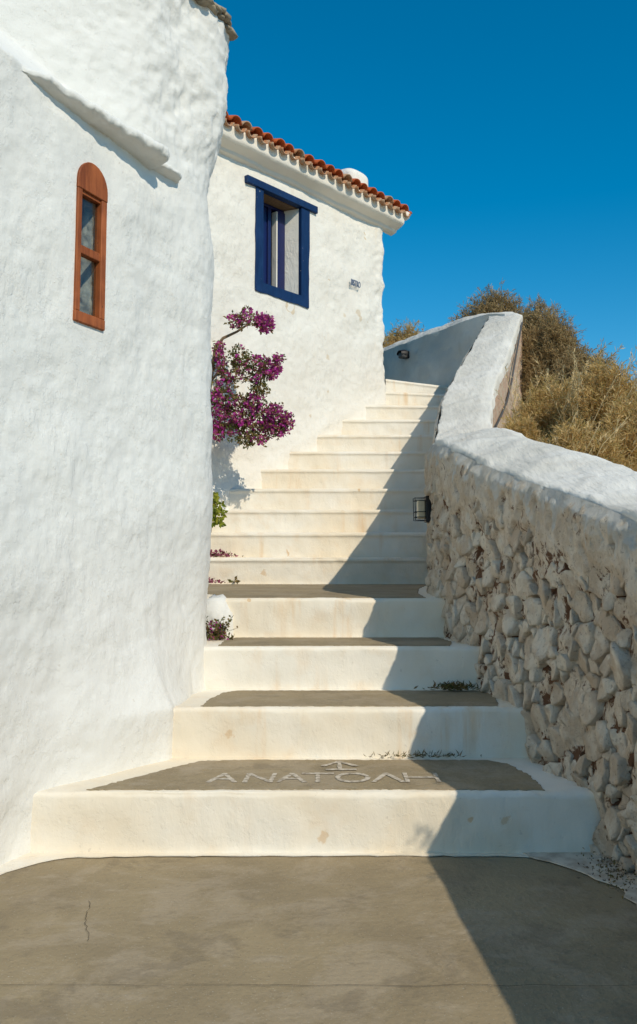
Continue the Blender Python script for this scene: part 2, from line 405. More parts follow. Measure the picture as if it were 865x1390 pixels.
# painted lettering on the first tread: ANATO(lambda)H and an arrow
def strokes(segs, wdt, z):
    bm = bmesh.new(); rnd = random.Random(5); zz = [0]
    for pts in segs:
        zz[0] += 1
        for a, b in zip(pts, pts[1:]):
            a = Vector(a); b = Vector(b); d = (b-a).normalized(); n_ = Vector((-d.y, d.x))
            K = max(2, int((b-a).length/.012)); a = a-d*wdt*.4; b = b+d*wdt*.4; prev = None
            for j in range(K+1):
                p = a.lerp(b, j/K); e = wdt*.5*rnd.uniform(.75, 1.15)*(1+.45*abs(d.x))
                q = (bm.verts.new((*(p+n_*e), z+zz[0]*.00006)), bm.verts.new((*(p-n_*e), z+zz[0]*.00006)))
                if prev: bm.faces.new((prev[0], q[0], q[1], prev[1]))
                prev = q
                zz[0] += .1
    return bm
def L(ch, x0, x1, y0, y1):
    f = lambda u, v: (x0+(x1-x0)*u, y0+(y1-y0)*v)
    D = {'A': [[(0, 0), (.5, 1), (1, 0)], [(.2, .36), (.8, .36)]], 'N': [[(0, 0), (.08, 1), (.9, 0), (1, 1)]],
         'T': [[(0, 1), (1, 1)], [(.5, 1), (.5, 0)]], 'V': [[(0, 0), (.5, 1), (1, 0)]],
         'H': [[(0, 0), (0, 1)], [(1, 0), (1, 1)], [(0, .5), (1, .5)]],
         'O': [[(.5+.5*math.cos(a), .5+.5*math.sin(a)) for a in np.linspace(0, 2*math.pi, 15)]],
         '^': [[(0, .45), (.5, 1), (1, .45)], [(.5, .95), (.5, 0)], [(.12, 0), (.95, 0)]]}
    return [[f(*p) for p in s] for s in D[ch]]
segs = []
for ch, a, b in (('A', -.425, -.325), ('N', -.285, -.175), ('A', -.155, -.055), ('T', -.06, .055), ('O', .075, .195), ('V', .215, .325), ('H', .345, .465)):
    segs += L(ch, a, b, 3.50, 3.63)
segs += L('^', .02, .155, 3.69, 3.83)
bm = strokes(segs, .0175, RZ[0]+.0042)
lt = bm_obj('painted_lettering', bm, M['paint'], t0)
lt['label'] = 'worn white hand-painted Greek word and an arrow'

# ------------------------------------------------------------------ chapel
def plan_path(p0, t, n, segs, step):
    """plan curve: segs of ('l',len,step) or ('a',radius,angle) ; returns pts, normals"""
    pts = []; nor = []; p = np.array(p0, float); d = np.array(t, float)
    for s in segs:
        if s[0] == 'l':
            k = max(1, int(s[1]/s[2]))
            for j in range(k):
                pts.append(p+d*s[1]*j/k); nor.append((d[1], -d[0]))
            p = p+d*s[1]
        else:
            R, ang = s[1], s[2]; k = max(4, int(R*ang/step)); c = p+np.array((-d[1], d[0]))*R
            for j in range(k):
                a = ang*j/k; dd = np.array((d[0]*math.cos(a)-d[1]*math.sin(a), d[0]*math.sin(a)+d[1]*math.cos(a)))
                nn = np.array((dd[1], -dd[0])); pts.append(c+nn*R); nor.append(nn)
            d = np.array((d[0]*math.cos(ang)-d[1]*math.sin(ang), d[0]*math.sin(ang)+d[1]*math.cos(ang))); p = c+np.array((d[1], -d[0]))*R
    pts.append(p); nor.append((d[1], -d[0]))
    return np.array(pts), np.array(nor)
chapel = empty('chapel', (-1.1, 3.3, 0)); tag(chapel, 'lumpy whitewashed chapel wall with a small orange arched window', 'chapel')
T0 = -3.2
pts, nor = plan_path(P0+TC*T0, TC, NC, [('l', 2.4, .05), ('l', 2.05, .0135), ('a', .5, 1.75), ('l', 2.2, .06)], .0135)
tpar = np.concatenate([[0], np.cumsum(np.linalg.norm(np.diff(pts, axis=0), axis=1))])+T0
zs = np.concatenate([np.linspace(-.05, 3.93, 300)])
nu, nv = len(pts), len(zs)
P = np.zeros((nu, nv, 3)); P[..., :2] = pts[:, None, :]; P[..., 2] = zs[None]
N3 = np.zeros((nu, nv, 3)); N3[..., :2] = nor[:, None, :]
TT = np.repeat(tpar[:, None], nv, 1); ZZ = np.repeat(zs[None], nu, 0)
LEDGE = 2.955
rdg = lambda s_, sd: .35-np.abs(fbm(P*np.array((1, 1, .8)), s_, 3, sd))
relief = .026*fbm(P, 1.5, 2, 1)+.007*fbm(P, 5.5, 3, 2)+.005*rdg(9, 6)+.0035*rdg(21, 7)+.002*fbm(P, 45, 2, 8)
rough_up = sstep(2.9, 3.15, ZZ)*sstep(.1, .6, TT-(.83-(ZZ-2.96)*1.0)*0)   # rougher masonry above the ledge
relief += rough_up*(.020*rdg(9, 4)+.012*fbm(P, 4, 2, 5)+.004*fbm(P, 30, 2, 6))
s_roof = np.maximum(0, ZZ-LEDGE)*1.0; s_wall = .62*.06*np.log1p(np.exp((.80-TT)/.06))
setb = np.minimum(s_roof, s_wall)
smooth_roof = sstep(.0, .06, s_wall-s_roof)*sstep(LEDGE, LEDGE+.05, ZZ)
relief *= 1-.65*smooth_roof
A = np.interp(TT, [-1, .12, .25, .6, .8, 1.0, 1.2, 1.5], [.0, -.015, .0, .11, .175, .13, .05, .02])
flare = A*np.exp(-np.maximum(0, ZZ-.44)/.22)
bulge = .075*sstep(3.0, 3.65, ZZ)*sstep(1.0, 1.5, TT)-.02*sstep(2.6, 3.0, ZZ)*sstep(1.2, 1.5, TT)*(1-sstep(3.0, 3.3, ZZ))
off = relief-setb+flare+bulge
# flatten round the window
WT0, WT1, WZ0, WZ1 = .315, .508, 2.046, 2.735
wt = (WT0+WT1)/2
near = np.exp(-(((TT-wt)/.17)**4+((ZZ-2.39)/.46)**4))
off = off*(1-near)
P += N3*off[..., None]
cu = (TT[:-1, :-1]+TT[1:, 1:])/2; cz = (ZZ[:-1, :-1]+ZZ[1:, 1:])/2
half = (WT1-WT0)/2-.012
keep = ~((abs(cu-wt) < half) & (cz > WZ0+.02) & (cz < 2.63))
cw = grid('wall', P, M['chapel'], None, keep); par(cw, chapel)
def cpt(t, z, o=0.):
    q = P0+TC*t+NC*o; return Vector((q[0], q[1], z))
# window: arched frame
win = empty('window', cpt(wt, WZ0)); par(win, chapel)
win.location = cpt(wt, WZ0)
def arch_outline(t0, t1, z0, zs_, ztop, n=14):
    c = (t0+t1)/2; r = (t1-t0)/2; o = [(t0, z0), (t1, z0), (t1, zs_)]
    o += [(c+r*math.cos(a), zs_+(ztop-zs_)*math.sin(a)) for a in np.linspace(0, math.pi, n)[1:-1]]
    return o+[(t0, zs_)]
bm = bmesh.new()
def prism(bm, outline, o0, o1, fn):
    a = [bm.verts.new(fn(t, z, o0)) for t, z in outline]; b = [bm.verts.new(fn(t, z, o1)) for t, z in outline]
    n = len(a); bm.faces.new(b); bm.faces.new(a[::-1])
    for i in range(n): bm.faces.new((a[i], a[(i+1) % n], b[(i+1) % n], b[i]))
FW = .030
def frame_piece(name, outline, o0, o1, fn, m, parent, bev=.003):
    bm = bmesh.new(); prism(bm, outline, o0, o1, fn); o = bm_obj(name, bm, m, None, bev, 1); par2(o, parent); return o
def par2(o, parent):
    o.parent = parent
    mw = Vector(parent.location) if parent.parent is None else Vector(parent.location)
    o.matrix_parent_inverse = Matrix.Translation(-mw)
    return o
# window empty has parent with inverse set so its world location equals its .location
ZS = 2.635
frame_piece('frame', [(WT0, WZ0), (WT1, WZ0), (WT1, WZ0+.045), (WT0, WZ0+.045)], -.028, .012, cpt, M['wood'], win)
frame_piece('frame', [(WT0+.001, WZ0+.0445), (WT0+FW, WZ0+.0445), (WT0+FW, ZS-.03), (WT0+.001, ZS-.03)], -.028, .011, cpt, M['wood'], win)
frame_piece('frame', [(WT1-FW-.006, WZ0+.0445), (WT1-.001, WZ0+.0445), (WT1-.001, ZS-.03), (WT1-FW-.006, ZS-.03)], -.028, .011, cpt, M['wood'], win)
frame_piece('arched_head', arch_outline(WT0, WT1, ZS-.031, ZS+.005, WZ1+.005), -.028, .013, cpt, M['wood'], win)
frame_piece('head_rail', [(WT0+FW, ZS-.045), (WT1-FW-.006, ZS-.045), (WT1-FW-.006, ZS-.0305), (WT0+FW, ZS-.0305)], -.026, .002, cpt, M['wood'], win, .001)
frame_piece('glazing_bar', [(WT0+FW, 2.335), (WT1-FW-.006, 2.335), (WT1-FW-.006, 2.372), (WT0+FW, 2.372)], -.026, .006, cpt, M['wood'], win)
for za, zb in ((WZ0+.045, 2.335), (2.372, ZS-.045)):
    frame_piece('pane', [(WT0+FW, za), (WT1-FW-.006, za), (WT1-FW-.006, zb), (WT0+FW, zb)], -.018, -.015, cpt, M['glass'], win, 0)
# rough recess behind the panes: splayed far jamb in the sun
jz = np.linspace(WZ0+.0, 2.66, 60); jo = np.linspace(-.029, -.33, 40)
JZ, JO = np.meshgrid(jz, jo, indexing='ij')
def recess(name, tfun, m, flip=False):
    Q = np.zeros(JZ.shape+(3,)); t_ = tfun(JO); Q[..., 0] = P0[0]+TC[0]*t_+NC[0]*JO; Q[..., 1] = P0[1]+TC[1]*t_+NC[1]*JO; Q[..., 2] = JZ
    d = .012*fbm(Q, 14, 3, 2); Q[..., 0] -= TC[0]*abs(d); Q[..., 1] -= TC[1]*abs(d)
    par2(grid(name, Q, m, None, flip=flip), win)
recess('jamb', lambda o: WT1-.022+0*o, M['jamb'])
recess('jamb', lambda o: WT0+.02+0*o, M['jamb'], True)
bm = bmesh.new(); prism(bm, [(WT0-.02, WZ0-.01), (WT1+.02, WZ0-.01), (WT1+.02, 2.68), (WT0-.02, 2.68)], -.36, -.328, cpt)
par2(bm_obj('recess_back', bm, M['dark'], None), win)
for za in (WZ0+.004, 2.655):
    bm = bmesh.new(); prism(bm, [(WT0-.02, za), (WT1+.02, za), (WT1+.02, za+.02), (WT0-.02, za+.02)], -.33, -.029, cpt)
    par2(bm_obj('recess_slab', bm, M['jamb'], None), win)
# ledge of rough plastered slabs
nt_ = 230; tt = np.linspace(-.05, 1.07, nt_)
proj = np.interp(tt, [-.05, .02, .10, .15, .3, .55, .80, .835, .85, .98, 1.05, 1.07], [.0, .012, .040, .045, .065, .09, .115, .11, .035, .05, .03, .0])
prof = [(-.3, -.07), (0., -.062), (.3, -.056), (.6, -.05), (.88, -.045), (1.0, -.036), (1.04, -.02), (1.02, -.004), (.94, .006), (.7, .010), (.4, .016), (.1, .022), (-.5, .04)]
P = np.zeros((nt_, len(prof), 3))
for j, (a, b) in enumerate(prof):
    o_ = np.maximum(proj, .0)*a-(.02 if j in (0, len(prof)-1) else 0); q = P0[None]+TC[None]*tt[:, None]+NC[None]*o_[:, None]
    P[:, j, :2] = q; P[:, j, 2] = LEDGE+b*np.interp(tt, [-.05, .1, .3, .84, .85, 1.07], [.35, .5, .75, 1, .6, .4])-.012*(tt > .845)
wgt = np.array([0, .2, .5, .8, 1, 1, 1, 1, 1, .8, .5, .3, 0])[None]
d = (.022*fbm(P, 6, 3, 9)+.012*(.3-np.abs(fbm(P, 14, 3, 11))))*wgt*(.3+proj[:, None]/.1*.7)
P[..., 0] += NC[0]*d; P[..., 1] += NC[1]*d; P[..., 2] += (.011*fbm(P, 8, 3, 21)+.006*fbm(P, 22, 2, 22))*(.3+.7*wgt)
par(grid('ledge', P, M['chapel'], None), chapel)
# bare schist slabs along the top edge
def rock(name, c, ax, ay, az, m, parent, seed, amp=.25, sub=2, ex=.6):
    bm = bmesh.new(); bmesh.ops.create_icosphere(bm, subdivisions=sub, radius=1.)
    rnd = random.Random(seed); so_ = Vector((rnd.uniform(-50, 50), rnd.uniform(-50, 50), rnd.uniform(-50, 50)))
    from mathutils import noise as mn
    for v in bm.verts:
        p = v.co.copy()
        p = Vector([math.copysign(abs(x)**ex, x) for x in p])
        p *= 1+amp*mn.noise(p*1.7+so_)+amp*.4*mn.noise(p*4+so_)
        v.co = Vector(c)+Vector(ax)*p.x+Vector(ay)*p.y+Vector(az)*p.z
    return bm_obj(name, bm, m, parent, 0, smooth=True)
par(rock('plaster_lump', (-.57, 5.0, .72), (.10, 0, 0), (0, .10, 0), (0, 0, .15), M['chapel'], None, 78, .22, 3, .85), chapel)
rnd = random.Random(11)
for k in range(13):
    a = k/12; t_ = 1.16+.36*a
    q = cpt(t_, 3.945+rnd.uniform(-.012, .012), .02+.045*a+rnd.uniform(-.01, .015)-max(0, t_-1.3)*.25)
    par(rock('coping_stone', q, Vector((*TC, rnd.uniform(-.3, .3)))*rnd.uniform(.03, .055), Vector((*NC, 0))*rnd.uniform(.035, .05), Vector((0, 0, 1))*rnd.uniform(.008, .018), M['schist'], None, k), chapel)

# ------------------------------------------------------------------ house
house = empty('house', (.8, 10.2, 0)); tag(house, 'whitewashed house with terracotta eave and a blue framed window', 'house')
TE = 2.55
hp = lambda t, z, o=0.: Vector((*(H0+TH*t+NH*o), z))
pts, nor = plan_path(H0+TH*-2.6, TH, NH, [('l', 2.0, .06), ('l', TE+.6-.05, .022), ('a', .05, math.pi/2), ('l', 3.4, .12), ('a', .05, math.pi/2), ('l', 5.1, .2), ('a', .05, math.pi/2), ('l', 3.35, .2)], .015)
tp = np.concatenate([[0], np.cumsum(np.linalg.norm(np.diff(pts, axis=0), axis=1))])-2.6
zs = np.linspace(.4, 5.0, 220); nu, nv = len(pts), len(zs)
P = np.zeros((nu, nv, 3)); P[..., :2] = pts[:, None, :]; P[..., 2] = zs[None]
N3 = np.zeros_like(P); N3[..., :2] = nor[:, None, :]
TT = np.repeat(tp[:, None], nv, 1); ZZ = np.repeat(zs[None], nu, 0)
off = .026*fbm(P, 1.6, 2, 31)+.010*fbm(P, 5, 3, 32)+.007*(.35-np.abs(fbm(P, 11, 3, 33)))+.004*fbm(P, 24, 2, 34)
HW = (.362, 1.168, 3.70, 4.78); HI = (.470, 1.046, 3.80, 4.745)
near = np.exp(-(((TT-.765)/.56)**6+((ZZ-4.25)/.68)**6)); off = off*(1-near)
off += .02*np.exp(-np.maximum(0, ZZ-(1.72+np.clip(TT, -.3, 2.5)*.52))/.08)*(TT < 2.5)*(TT > -1)   # plaster fillet where the wall meets the steps
off += .022*fbm(P, 6, 3, 37)*sstep(2.2, 2.5, TT)
P += N3*off[..., None]
cu = (TT[:-1, :-1]+TT[1:, 1:])/2; cz = (ZZ[:-1, :-1]+ZZ[1:, 1:])/2
keep = ~((cu > HI[0]-.03) & (cu < HI[1]+.03) & (cz > HI[2]-.03) & (cz < HI[3]+.03))
par(grid('wall', P, M['house'], None, keep), house)
# window
hw = empty('window'); hw.location = hp(.76, 3.7); par(hw, house)
def wavy(t0, z0, t1, z1, n, amp, seed):
    r_ = random.Random(seed); return [(t0+(t1-t0)*i/n+r_.uniform(-amp, amp)*(0 < i < n), z0+(z1-z0)*i/n+r_.uniform(-amp, amp)*(0 < i < n)) for i in range(n)]
def band(name, a, b, seed, o1):
    """painted render band: inner straight edge a->b reversed, wavy outer edge"""
    ol = wavy(*a, 9, .006, seed)+[a[2:]]+[b[:2], b[2:]]
    frame_piece(name, ol, -.03, o1, hp, M['blue'], hw, 0)
band('frame', (HW[0], HW[3]-.01, HW[0], HW[2]), (HI[0], HI[2], HI[0], HI[3]+.012), 1, .011)
band('frame', (HW[0], HW[2], HW[1], HW[2]-.012), (HW[1], HI[2]-.001, HW[0], HI[2]-.001), 2, .0125)
band('frame', (HW[1], HI[2], HW[1]+.012, HW[3]-.01), (HI[1], HI[3]+.012, HI[1], HI[2]), 3, .011)
frame_piece('lintel', [(.225, 4.752), (1.295, 4.752), (1.295, 4.828), (.225, 4.828)], -.05, .03, hp, M['blue'], hw, .005)
# reveals
frame_piece('reveal', [(-.0305, HI[1]), (-.34, HI[1]-.10), (-.34, HI[1]+.06), (-.0305, HI[1]+.06)], HI[2], HI[3], lambda a, b, c: hp(b, c, a), M['house'], hw, 0)
frame_piece('reveal', [(HI[0]-.05, HI[2]), (HI[0], HI[2]), (HI[0], HI[3]), (HI[0]-.05, HI[3])], -.34, -.0305, hp, M['blue'], hw, 0)
frame_piece('sill', [(HI[0]-.05, HI[2]-.06), (HI[1]+.05, HI[2]-.06), (HI[1]+.05, HI[2]-.002), (HI[0]-.05, HI[2]-.002)], -.34, -.0305, hp, M['blue'], hw, 0)
frame_piece('soffit', [(HI[0]-.05, HI[3]+.002), (HI[1]+.05, HI[3]+.002), (HI[1]+.05, HI[3]+.06), (HI[0]-.05, HI[3]+.06)], -.34, -.051, hp, M['bark'], hw, 0)
frame_piece('casement', [(HI[0], HI[2]), (.800, HI[2]), (.800, HI[3]-.03), (HI[0], HI[3]-.03)], -.26, -.215, hp, M['navy'], hw, .004)
frame_piece('casement_stile', [(.755, HI[2]+.001), (.802, HI[2]+.001), (.802, HI[3]-.031), (.755, HI[3]-.031)], -.216, -.195, hp, M['navy'], hw, .004)
frame_piece('casement', [(.870, HI[2]), (.995, HI[2]), (.995, HI[3]-.03), (.870, HI[3]-.03)], -.235, -.175, hp, M['navy'], hw, .004)
frame_piece('casement_lit_edge', [(.852, HI[2]), (.870, HI[2]), (.870, HI[3]-.05), (.852, HI[3]-.05)], -.235, -.168, hp, M['cornice'], hw, .002)  # sunlight on the navy leaf's edge, put in as a pale strip
frame_piece('head_rail', [(HI[0], HI[3]-.03), (HI[1], HI[3]-.03), (HI[1], HI[3]+.001), (HI[0], HI[3]+.001)], -.27, -.19, hp, M['navy'], hw, .003)
bm = bmesh.new(); prism(bm, [(HI[0]-.05, HI[2]-.05), (HI[1]+.05, HI[2]-.05), (HI[1]+.05, HI[3]+.05), (HI[0]-.05, HI[3]+.05)], -.40, -.345, hp)
par2(bm_obj('dark_room', bm, M['dark'], None), hw)
# cornice
prof = [(-.04, 4.93), (.03, 4.955), (.04, 4.982), (.055, 4.988), (.13, 5.022), (.148, 5.04), (.158, 5.15), (.14, 5.168), (-.05, 5.172)]
fp = []
for (a, b), (c, d) in zip(prof, prof[1:]):
    for k in range(4): fp.append((a+(c-a)*k/4, b+(d-b)*k/4))
fp.append(prof[-1])
tt = np.linspace(-2.4, 2.74, 240); P = np.zeros((240, len(fp), 3))
for j, (a, b) in enumerate(fp):
    P[:, j, :2] = H0[None]+TH[None]*tt[:, None]+NH[None]*a; P[:, j, 2] = b
d = .012*fbm(P, 2.5, 3, 41)+.005*fbm(P, 9, 2, 42); P[..., 0] += NH[0]*d; P[..., 1] += NH[1]*d; P[..., 2] += .012*fbm(P, 2., 2, 43)
par(grid('cornice', P, M['cornice'], None), house)
bm = bmesh.new(); prism(bm, [(a, b) for a, b in prof[::-1]], 2.735, 2.742, lambda a, b, o: hp(o, b, a)); par(bm_obj('cornice_end', bm, M['cornice']), house)
# roof: slab and terracotta tiles
SL = math.radians(17); UP = Vector((*(-NH*math.cos(SL)), math.sin(SL)))
UN = Vector((*(NH*math.sin(SL)), math.cos(SL)))
T3 = Vector((*TH, 0)); 
roof = empty('roof'); roof.location = hp(0, 5.13); par(roof, house)
e0 = hp(-2.4, 5.115, .10)
bm = bmesh.new(); box_bm(bm, e0, T3*5.13, UP*2.05, -UN*.10); par2(bm_obj('roof_deck', bm, M['cornice']), roof)
q = e0+UP*2.05; UP2 = Vector((*(-NH*math.cos(SL)), -math.sin(SL)))
bm = bmesh.new(); box_bm(bm, q, T3*5.13, UP2*1.9, Vector((0, 0, -.1))); par2(bm_obj('roof_deck', bm, M['cornice']), roof)
def tile_mesh(name, r0, r1, ln, th, convex, m):
    """half pipe tile along +Y, mouth at y=0"""
    n = 9; bm = bmesh.new(); rows = []
    for y, r in ((0, r0), (ln*.5, (r0+r1)/2), (ln, r1)):
        for rr in (r, r-th):
            rows.append([bm.verts.new((rr*math.cos(a), y, (rr*math.sin(a))*(1 if convex else -1)*.9)) for a in np.linspace(.05, math.pi-.05, n)])
    o = rows[0::2]; i_ = rows[1::2]
    for A_, B_ in zip(o, o[1:]):
        for k in range(n-1): bm.faces.new((A_[k], A_[k+1], B_[k+1], B_[k]))
    for A_, B_ in zip(i_, i_[1:]):
        for k in range(n-1): bm.faces.new((A_[k+1], A_[k], B_[k], B_[k+1]))
    for A_, B_ in ((o[0], i_[0]), (o[2], i_[2])):
        for k in range(n-1): bm.faces.new((A_[k], A_[k+1], B_[k+1], B_[k]))
    for k in (0, n-1):
        for j in (0, 1): bm.faces.new((o[j][k], o[j+1][k], i_[j+1][k], i_[j][k]))
    bmesh.ops.recalc_face_normals(bm, faces=bm.faces)
    me = bpy.data.meshes.new(name); bm.to_mesh(me); bm.free(); me.materials.append(m)
    me.polygons.foreach_set('use_smooth', [True]*len(me.polygons)); return me
tm_c = tile_mesh('cover_tile', .075, .06, .42, .013, True, M['tile'])
tm_p = tile_mesh('pan_tile', .062, .075, .42, .013, False, M['tile2'])
tm_p2 = tm_c.copy(); tm_p2.materials.clear(); tm_p2.materials.append(M['tile2'])
R3 = Matrix((T3, UP, UN)).transposed().to_4x4()
rnd = random.Random(2); SP = .1545
def put_tile(me, t, up, lift, tilt=0, roll=0):
    o = bpy.data.objects.new('tile', me); C.objects.link(o)
    base = hp(t, 5.118, .195)+UP*(up)+UN*lift
    o.parent = roof; o.matrix_parent_inverse = Matrix.Translation(-Vector(roof.location))
    o.matrix_basis = Matrix.Translation(base) @ R3 @ Matrix.Rotation(tilt, 4, 'Z') @ Matrix.Rotation(roll, 4, 'X')
    return o
for row in range(2):
    for k in range(-9, 18):
        t = 2.69-SP*(17-k)-.02
        if row == 1 and k < -1: continue
        put_tile(tm_p, t+SP/2+rnd.uniform(-.008, .008), row*.36+rnd.uniform(-.012, .012)-.012, .045+row*.012, rnd.uniform(-.03, .03), .03)
        put_tile(tm_c if (k*7+row*3) % 5 else tm_p2, t+rnd.uniform(-.008, .008), row*.36+rnd.uniform(-.015, .015)+.012, .052+row*.015, rnd.uniform(-.05, .05), .03)
# beyond the second course the tiles stay hidden from the steps: one joined sheet of covers
vs = []; fs = []
for k in range(-9, 18):
    t = 2.67-SP*(17-k)
    for a in np.linspace(0, math.pi, 6):
        for up in (.55, 1.85): vs.append(hp(t, 5.118, .195)+UP*up+UN*(.06+.07*math.sin(a))+T3*(.075*math.cos(a)))
    b_ = (k+9)*12
    for j in range(5): fs.append((b_+2*j, b_+2*j+2, b_+2*j+3, b_+2*j+1))
o = par2(pyd('upper_tiles', vs, fs, M['tile'], None, True), roof); o['kind'] = 'stuff'
# plaster verge with an upturned tile at the gable end
par2(rock('verge', hp(2.80, 5.155, .06), T3*.05, Vector((*NH, 0))*.13, Vector((0, 0, .055)), M['cornice'], None, 5, .25), roof)
bm = bmesh.new(); box_bm(bm, hp(2.745, 5.10, .02), T3*.075, UP*1.95, UN*.10); par2(bm_obj('verge', bm, M['cornice'], None, .02), roof)
for k, (tt_, oo, zz_) in enumerate(((2.82, .14, 5.2), (2.86, .05, 5.235))):
    o = bpy.data.objects.new('tile', tm_c); C.objects.link(o); o.parent = roof; o.matrix_parent_inverse = Matrix.Translation(-Vector(roof.location))
    o.matrix_basis = Matrix.Translation(hp(tt_, zz_-.02, oo)) @ R3 @ Matrix.Rotation(math.radians(-60+25*k), 4, 'Z') @ Matrix.Rotation(math.radians(15), 4, 'X') @ Matrix.Scale(.5, 4)
# chimney
bm = bmesh.new(); vs = []
c0 = hp(2.43, 5.1, -.50)
prev = None; nz = 22; ns = 28
for j in range(nz+1):
    v = j/nz; z = .62*v
    k = 1-.05*v if v < .84 else .958-.30*((v-.84)/.16)**2.4
    ring = []
    for a in range(ns):
        an = 2*math.pi*a/ns; ca, sa = math.cos(an), math.sin(an)
        x = .215*k*math.copysign(abs(ca)**.55, ca); y = .275*k*math.copysign(abs(sa)**.55, sa)
        ring.append(bm.verts.new(c0+T3*x+Vector((*NH, 0))*y+Vector((0, 0, z))))
    if prev:
        for a in range(ns): bm.faces.new((prev[a], prev[(a+1) % ns], ring[(a+1) % ns], ring[a]))
    prev = ring
bm.faces.new(prev)
ch_ = bm_obj('chimney', bm, M['house'], None, 0, smooth=True); par(ch_, house)
# lettering by the window
fc = bpy.data.curves.new('lettering', 'FONT'); fc.body = 'BISTRO'; fc.size = .085; fc.extrude = .003; fc.align_x = 'CENTER'; fc.offset = .0012
tob = bpy.data.objects.new('tmp', fc); C.objects.link(tob)
bpy.context.view_layer.update()
me = bpy.data.meshes.new_from_object(tob.evaluated_get(bpy.context.evaluated_depsgraph_get())); bpy.data.objects.remove(tob)
me.materials.clear(); me.materials.append(M['sign'])
lo = bpy.data.objects.new('lettering', me); C.objects.link(lo); lo.parent = house; lo.matrix_parent_inverse = Matrix.Translation(-Vector(house.location))
lo.matrix_basis = Matrix.Translation(hp(1.945, 4.105, .034)) @ Matrix((T3, Vector((0, 0, 1)), Vector((*NH, 0)))).transposed().to_4x4() @ Matrix.Diagonal((.62, 1.15, 1, 1))
lo['label'] = 'small blue-grey lettering on the wall'

# ------------------------------------------------------------------ parapet wall
para = empty('parapet_wall', (1.0, 3.4, 0)); tag(para, 'rough rubble parapet with a whitewashed rounded top, curving up along the steps', 'wall')
def wall_frame(y):
    e = .02; dx = (wall_x(y+e)-wall_x(y-e))/(2*e); l = np.sqrt(1+dx*dx)
    return wall_x(y), np.stack([-1/l, dx/l], -1)       # inner normal points to the steps (-x)
# core of the inner face
yy = np.concatenate([np.linspace(-1.5, 2.2, 60)[:-1], np.linspace(2.2, 5.75, 400), np.linspace(5.75, 10.35, 140)[1:]])
wx, wn = wall_frame(yy); wz = wall_z(yy)
vv = np.linspace(0, 1, 150)
zb = np.interp(yy, [0, 4.6, 5.5, 7.3, 10.3], [-.05, -.05, .5, .8, 2.6])
P = np.zeros((len(yy), 150, 3)); P[..., 0] = wx[:, None]; P[..., 1] = yy[:, None]
P[..., 2] = zb[:, None]+(wz-zb)[:, None]*vv[None]
N3 = np.zeros_like(P); N3[..., :2] = wn[:, None, :]
def bare(yv, zv):
    """how far the plaster has fallen away: 1 bare rubble, 0 plastered"""
    top = wall_z(yv)-zv
    f = sstep(.17, .42, top)*(1-.55*sstep(4.3, 5.2, yv))
    return f
B = bare(P[..., 1], P[..., 2])
B = np.clip(B+.28*fbm(P, 3.2, 2, 55), 0, 1)
nb_ = fbm(P, 8, 3, 51)
core = .032-.038*B+(.010+.018*B)*nb_+.010*(.35-np.abs(fbm(P, 15, 3, 52)))+.004*fbm(P, 36, 2, 58)+.020*fbm(P, 2.2, 2, 53)
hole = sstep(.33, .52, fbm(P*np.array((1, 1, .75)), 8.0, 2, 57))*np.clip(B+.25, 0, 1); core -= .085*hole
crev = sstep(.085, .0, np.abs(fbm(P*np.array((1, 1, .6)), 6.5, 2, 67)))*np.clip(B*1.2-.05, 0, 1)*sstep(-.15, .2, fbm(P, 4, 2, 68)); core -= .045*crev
topd = wall_z(P[..., 1])-P[..., 2]
core *= np.clip(topd/.05, 0, 1)*.9+.1
P += N3*core[..., None]
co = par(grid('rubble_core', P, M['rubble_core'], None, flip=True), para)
def vattr(o, name, arr):
    a = o.data.attributes.new(name, 'FLOAT', 'POINT'); a.data.foreach_set('value', arr.astype(np.float32).ravel())
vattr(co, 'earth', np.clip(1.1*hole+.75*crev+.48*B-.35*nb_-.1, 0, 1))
vattr(co, 'lime', sstep(.085, .06, topd+.12*fbm(P*np.array((1, 1, .3)), 15, 3, 59)))
# coping and outer face
yy = np.concatenate([np.linspace(-1.5, 2.2, 50)[:-1], np.linspace(2.2, 10.35, 700)])
wx, wn = wall_frame(yy); wz = wall_z(yy)
farn = 110; kk = np.linspace(0.02, 4.2, farn)
# path continues in a tight bend into the far wall
fx = FAR0[0]+FARD[0]*kk; fy = FAR0[1]+FARD[1]*kk
cpath = np.concatenate([np.stack([wx, yy], -1), np.stack([fx, fy], -1)])
fn_ = np.array((-FARD[1], FARD[0]))                                    # (-.866,-.5): faces the steps
cn = np.concatenate([wn, np.repeat(fn_[None], farn, 0)])
for _ in range(14): cn[1:-1] = (cn[:-2]+cn[1:-1]*2+cn[2:])/4
cn /= np.linalg.norm(cn, axis=1)[:, None]
cz_ = np.concatenate([wz, np.interp(kk, [0, .3, .9, 4.2], [3.96, 3.98, 3.97, 3.95])])
for _ in range(10): cz_[1:-1] = (cz_[:-2]+cz_[1:-1]*2+cz_[2:])/4
wid = np.interp(np.arange(len(cpath)), [0, 48, 380, 640, len(wx)-1, len(wx)+8, len(cpath)-1], [.5, .46, .47, .46, .38, .34, .32])
rise = np.concatenate([np.interp(yy, [0, 2.2, 3.2, 3.8, 5, 7, 9, 10.3], [.03, .02, .03, .095, .08, .05, .04, .03]), np.interp(kk, [0, .15, .5, .9, 4.2], [.04, .06, .12, .15, .15])])
prof = [(-.015, -.06), (.002, -.025), (.0, -.006)]+[(-.02-.96*u, 0) for u in np.linspace(0, 1, 31)]+[(-1.0, -.03), (-1.0, -.12)]
P = np.zeros((len(cpath), len(prof), 3)); N3 = np.zeros_like(P)
